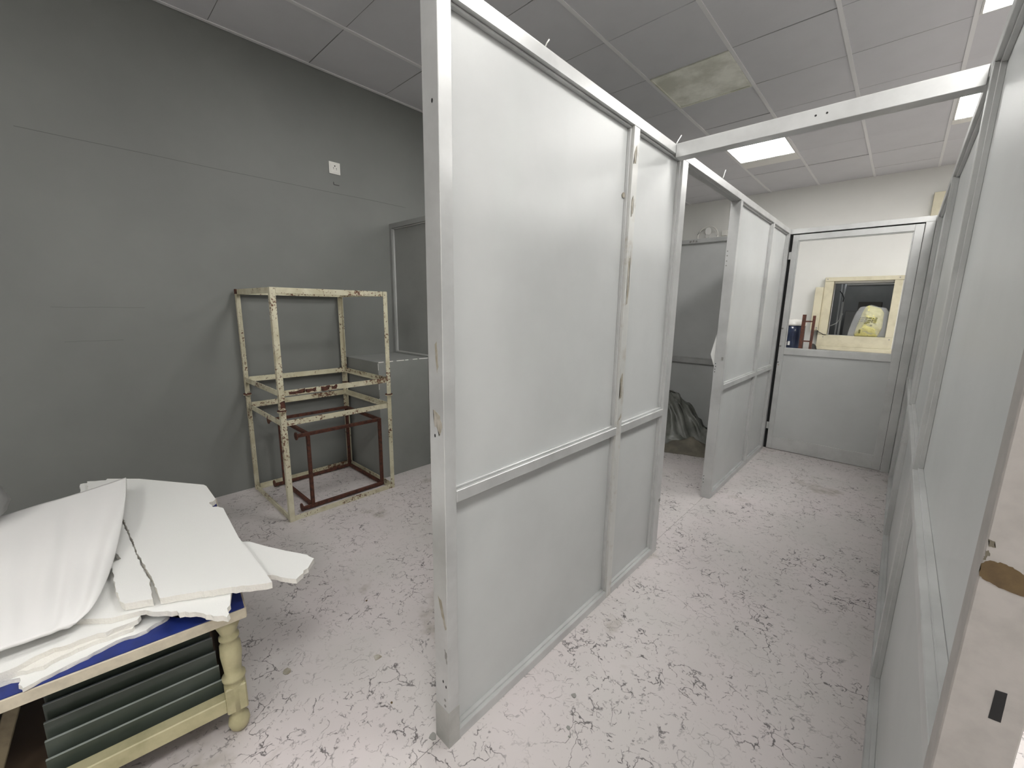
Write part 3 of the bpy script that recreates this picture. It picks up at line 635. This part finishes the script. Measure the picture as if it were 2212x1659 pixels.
for k in range(5):
    z1 = .175+.040*k; vv0 = .078+.022*k
    g = empty('glass_sheet', tuple(O+U*.25+Vv*vv0+Vector((0, 0, .096))), ['lowest, frontmost dark glass sheet under the table', 'second dark glass sheet from the front under the table', 'middle of the dark glass sheets under the table', 'fourth dark glass sheet from the front under the table', 'tallest, rearmost dark glass sheet under the table'][k], 'glass sheet', 'dark glass sheets stored on edge under the table')
    lb_('glass', .075+.004*k, .470, vv0, vv0+.006, .0955, z1, glass_dark, g)
    lb_('polished_edge', .075+.004*k, .470, vv0, vv0+.006, z1, z1+.0014, glass_edge, g)
bm = bmesh.new(); addbox(bm, (.455, .10, .10), (.485, .125, .425), .002)
for vt in bm.verts:
    s_ = (vt.co.z-.10)/.325; vt.co = O+U*(vt.co.x+.10*(1-s_)+.018)+Vv*vt.co.y+Vector((0, 0, vt.co.z))
link('brace', bm, mottled('weathered brown batten', (.16, .13, .08), (.10, .08, .05), 20, .7), tb_)
# foam sheets
def ragged(pts, jit, seg=.012, rag=None):
    out = []
    n = len(pts)
    for i in range(n):
        a, b = Vector(pts[i]), Vector(pts[(i+1) % n]); d = (b-a).length
        k = max(1, int(d/seg))
        if rag is not None and i not in rag: k = 1
        nrm = Vector((-(b-a).y, (b-a).x)).normalized() if d else Vector((0, 0))
        for q in range(k):
            p = a.lerp(b, q/k)
            if q: p = p+nrm*random.gauss(0, jit)
            out.append((p.x, p.y))
    return out
def sheet(pts, z1, th, m, label, jit=.0025, rag=None, name='foam_sheet', tilt=None, raw=foam_raw):
    P = ragged(pts, jit, .012, rag)
    bm = bmesh.new(); A = [bm.verts.new((x, y, z1)) for x, y in P]; B = [bm.verts.new((x+random.uniform(-.002, .002), y+random.uniform(-.002, .002), z1-th)) for x, y in P]
    f = bm.faces.new(A); g = bm.faces.new(B[::-1])
    for i in range(len(P)):
        q = bm.faces.new((A[i], B[i], B[(i+1) % len(P)], A[(i+1) % len(P)])); q.material_index = 1
    bmesh.ops.triangulate(bm, faces=[f, g])
    o = link(name, bm, m); o.data.materials.append(raw)
    return tag(o, label, 'foam sheet', 'white foam sheets on the low table')
random.seed(21)
sheet(P_STACK_LOW, .472, .011, foam, 'lowest foam sheet of the torn stack at the table front edge', .003)
sheet(P_STACK_MID, .484, .0115, foam_raw, 'middle foam sheet of the torn stack at the table front edge', .004)
sheet(P_STACK_TOP, .4985, .014, foam, 'top foam sheet of the torn stack, under the curled soft sheet', .003)
sheet(P_UNDER_FRONT, .5155, .0165, foam, 'ragged foam sheet under the big flat one, by the table corner', .003, {5, 6, 7, 8, 9, 10})
sheet(P_RIGHT_PIECE, .5155, .016, foam, 'foam piece jutting out right over the floor', .0022, {4, 6, 7, 8, 9, 10})
sheet(P_BACK_LOW, .499, .014, foam, 'lower small foam corner at the back left of the pile', .001)
sheet(P_BACK_MID, .5155, .016, foam, 'upper small foam corner at the back left of the pile', .001)
sheet(P_MAIN, .539, .022, foam, 'largest flat foam sheet with torn notch, on top at the right', .0016, {6, 7, 8, 9, 13, 14, 15, 16, 17, 18, 19, 20})
sheet(P_STRIP, .539, .022, foam, 'narrow foam strip split from the large flat sheet', .0012)
def coons(T_, B_, L_, R_, n, m_):
    def samp(c, t):
        x = t*(len(c)-1); i = min(int(x), len(c)-2); f = x-i
        p0, p1, p2, p3 = [Vector(c[max(0, min(len(c)-1, k))]) for k in (i-1, i, i+1, i+2)]
        return .5*((2*p1)+(p2-p0)*f+(2*p0-5*p1+4*p2-p3)*f*f+(3*p1-p0-3*p2+p3)*f**3)
    G = []
    for i in range(n+1):
        u = i/n; row = []
        for j in range(m_+1):
            v_ = j/m_
            p = (1-v_)*samp(T_, u)+v_*samp(B_, u)+(1-u)*samp(L_, v_)+u*samp(R_, v_)
            p -= (1-u)*(1-v_)*Vector(T_[0])+u*(1-v_)*Vector(T_[-1])+(1-u)*v_*Vector(B_[0])+u*v_*Vector(B_[-1])
            row.append(p)
        G.append(row)
    return G
G = coons(P_C_TOP, P_C_BOT, P_C_LEFT, P_C_RIGHT, 70, 60)
bm = bmesh.new(); rows = []
for i, r in enumerate(G):
    u = i/70; rr = []
    for j, p in enumerate(r):
        v_ = j/60
        e = math.sin(math.pi*min(1, max(0, v_)))
        rip = .009*math.sin(u*26+1.5*math.sin(v_*4)+v_*3)*(.35+.65*u)*e+.006*noise.noise(Vector((u*5, v_*3, 2)))*e
        rr.append(bm.verts.new(p+Vector((0, 0, rip))))
    rows.append(rr)
for i in range(70):
    for j in range(60): bm.faces.new((rows[i][j], rows[i+1][j], rows[i+1][j+1], rows[i][j+1]))
o = link('foam_sheet', bm, soft, None, True)
md = o.modifiers.new('thick', 'SOLIDIFY'); md.thickness = .010; md.offset = -1
tag(o, 'soft white foam sheet draped over the left of the pile, edge curled', 'foam sheet', 'white foam sheets on the low table')
tag(blob('grey_bundle', (-2.385, -.320, .666), .101, .09, .085, mottled('grey plastic wrap', (.27, .27, .265), (.21, .21, .205), 6, .45), None, .10, 2.5, 4, 3.3, .05), 'grey rounded bundle peeking in at the left edge of the photo', 'bundle')
# floor litter
random.seed(4)
def onf(x, y, r, m, label, n=7):
    P = [(x+r*random.uniform(.5, 1)*math.cos(a*2*math.pi/n), y+r*random.uniform(.5, 1)*math.sin(a*2*math.pi/n)) for a in range(n)]
    tag(prism('debris_flake', P, 'z', .0004, .0022, m), label, 'debris', 'flakes of dirt on the vinyl floor')
onf(-1.5561, 0.4170, 0.022, worn, 'dull grey paint flake on the floor right of the table leg')
onf(-1.3684, 0.6932, 0.020, worn, 'dark grey smear of dirt on the floor midway between table and partition')
onf(-1.7035, 0.8240, 0.006, brown, 'small brown flake on the floor between steel frame and partition')
onf(-1.1532, 0.6293, 0.006, brown, 'small brown flake on the floor left of the partition foot')
onf(-0.6951, 1.1059, 0.012, scuff, 'grey flake on the corridor floor right of the partition base')
onf(-0.6403, 0.9939, 0.009, scuff, 'dark flake on the corridor floor nearest the photo bottom')
onf(-0.6210, 0.9720, 0.006, scuff, 'tiny flake just below the dark flake on the corridor floor')
onf(-0.7954, 1.6037, 0.003, white_chip, 'tiny white crumb on the corridor floor beside the partition')
onf(-1.3532, 0.7556, 0.004, white_chip, 'tiny white crumb on the floor left of the partition post')
onf(-0.9506, 0.6609, 0.018, scuff, 'clump of dirt at the foot of the near partition post')
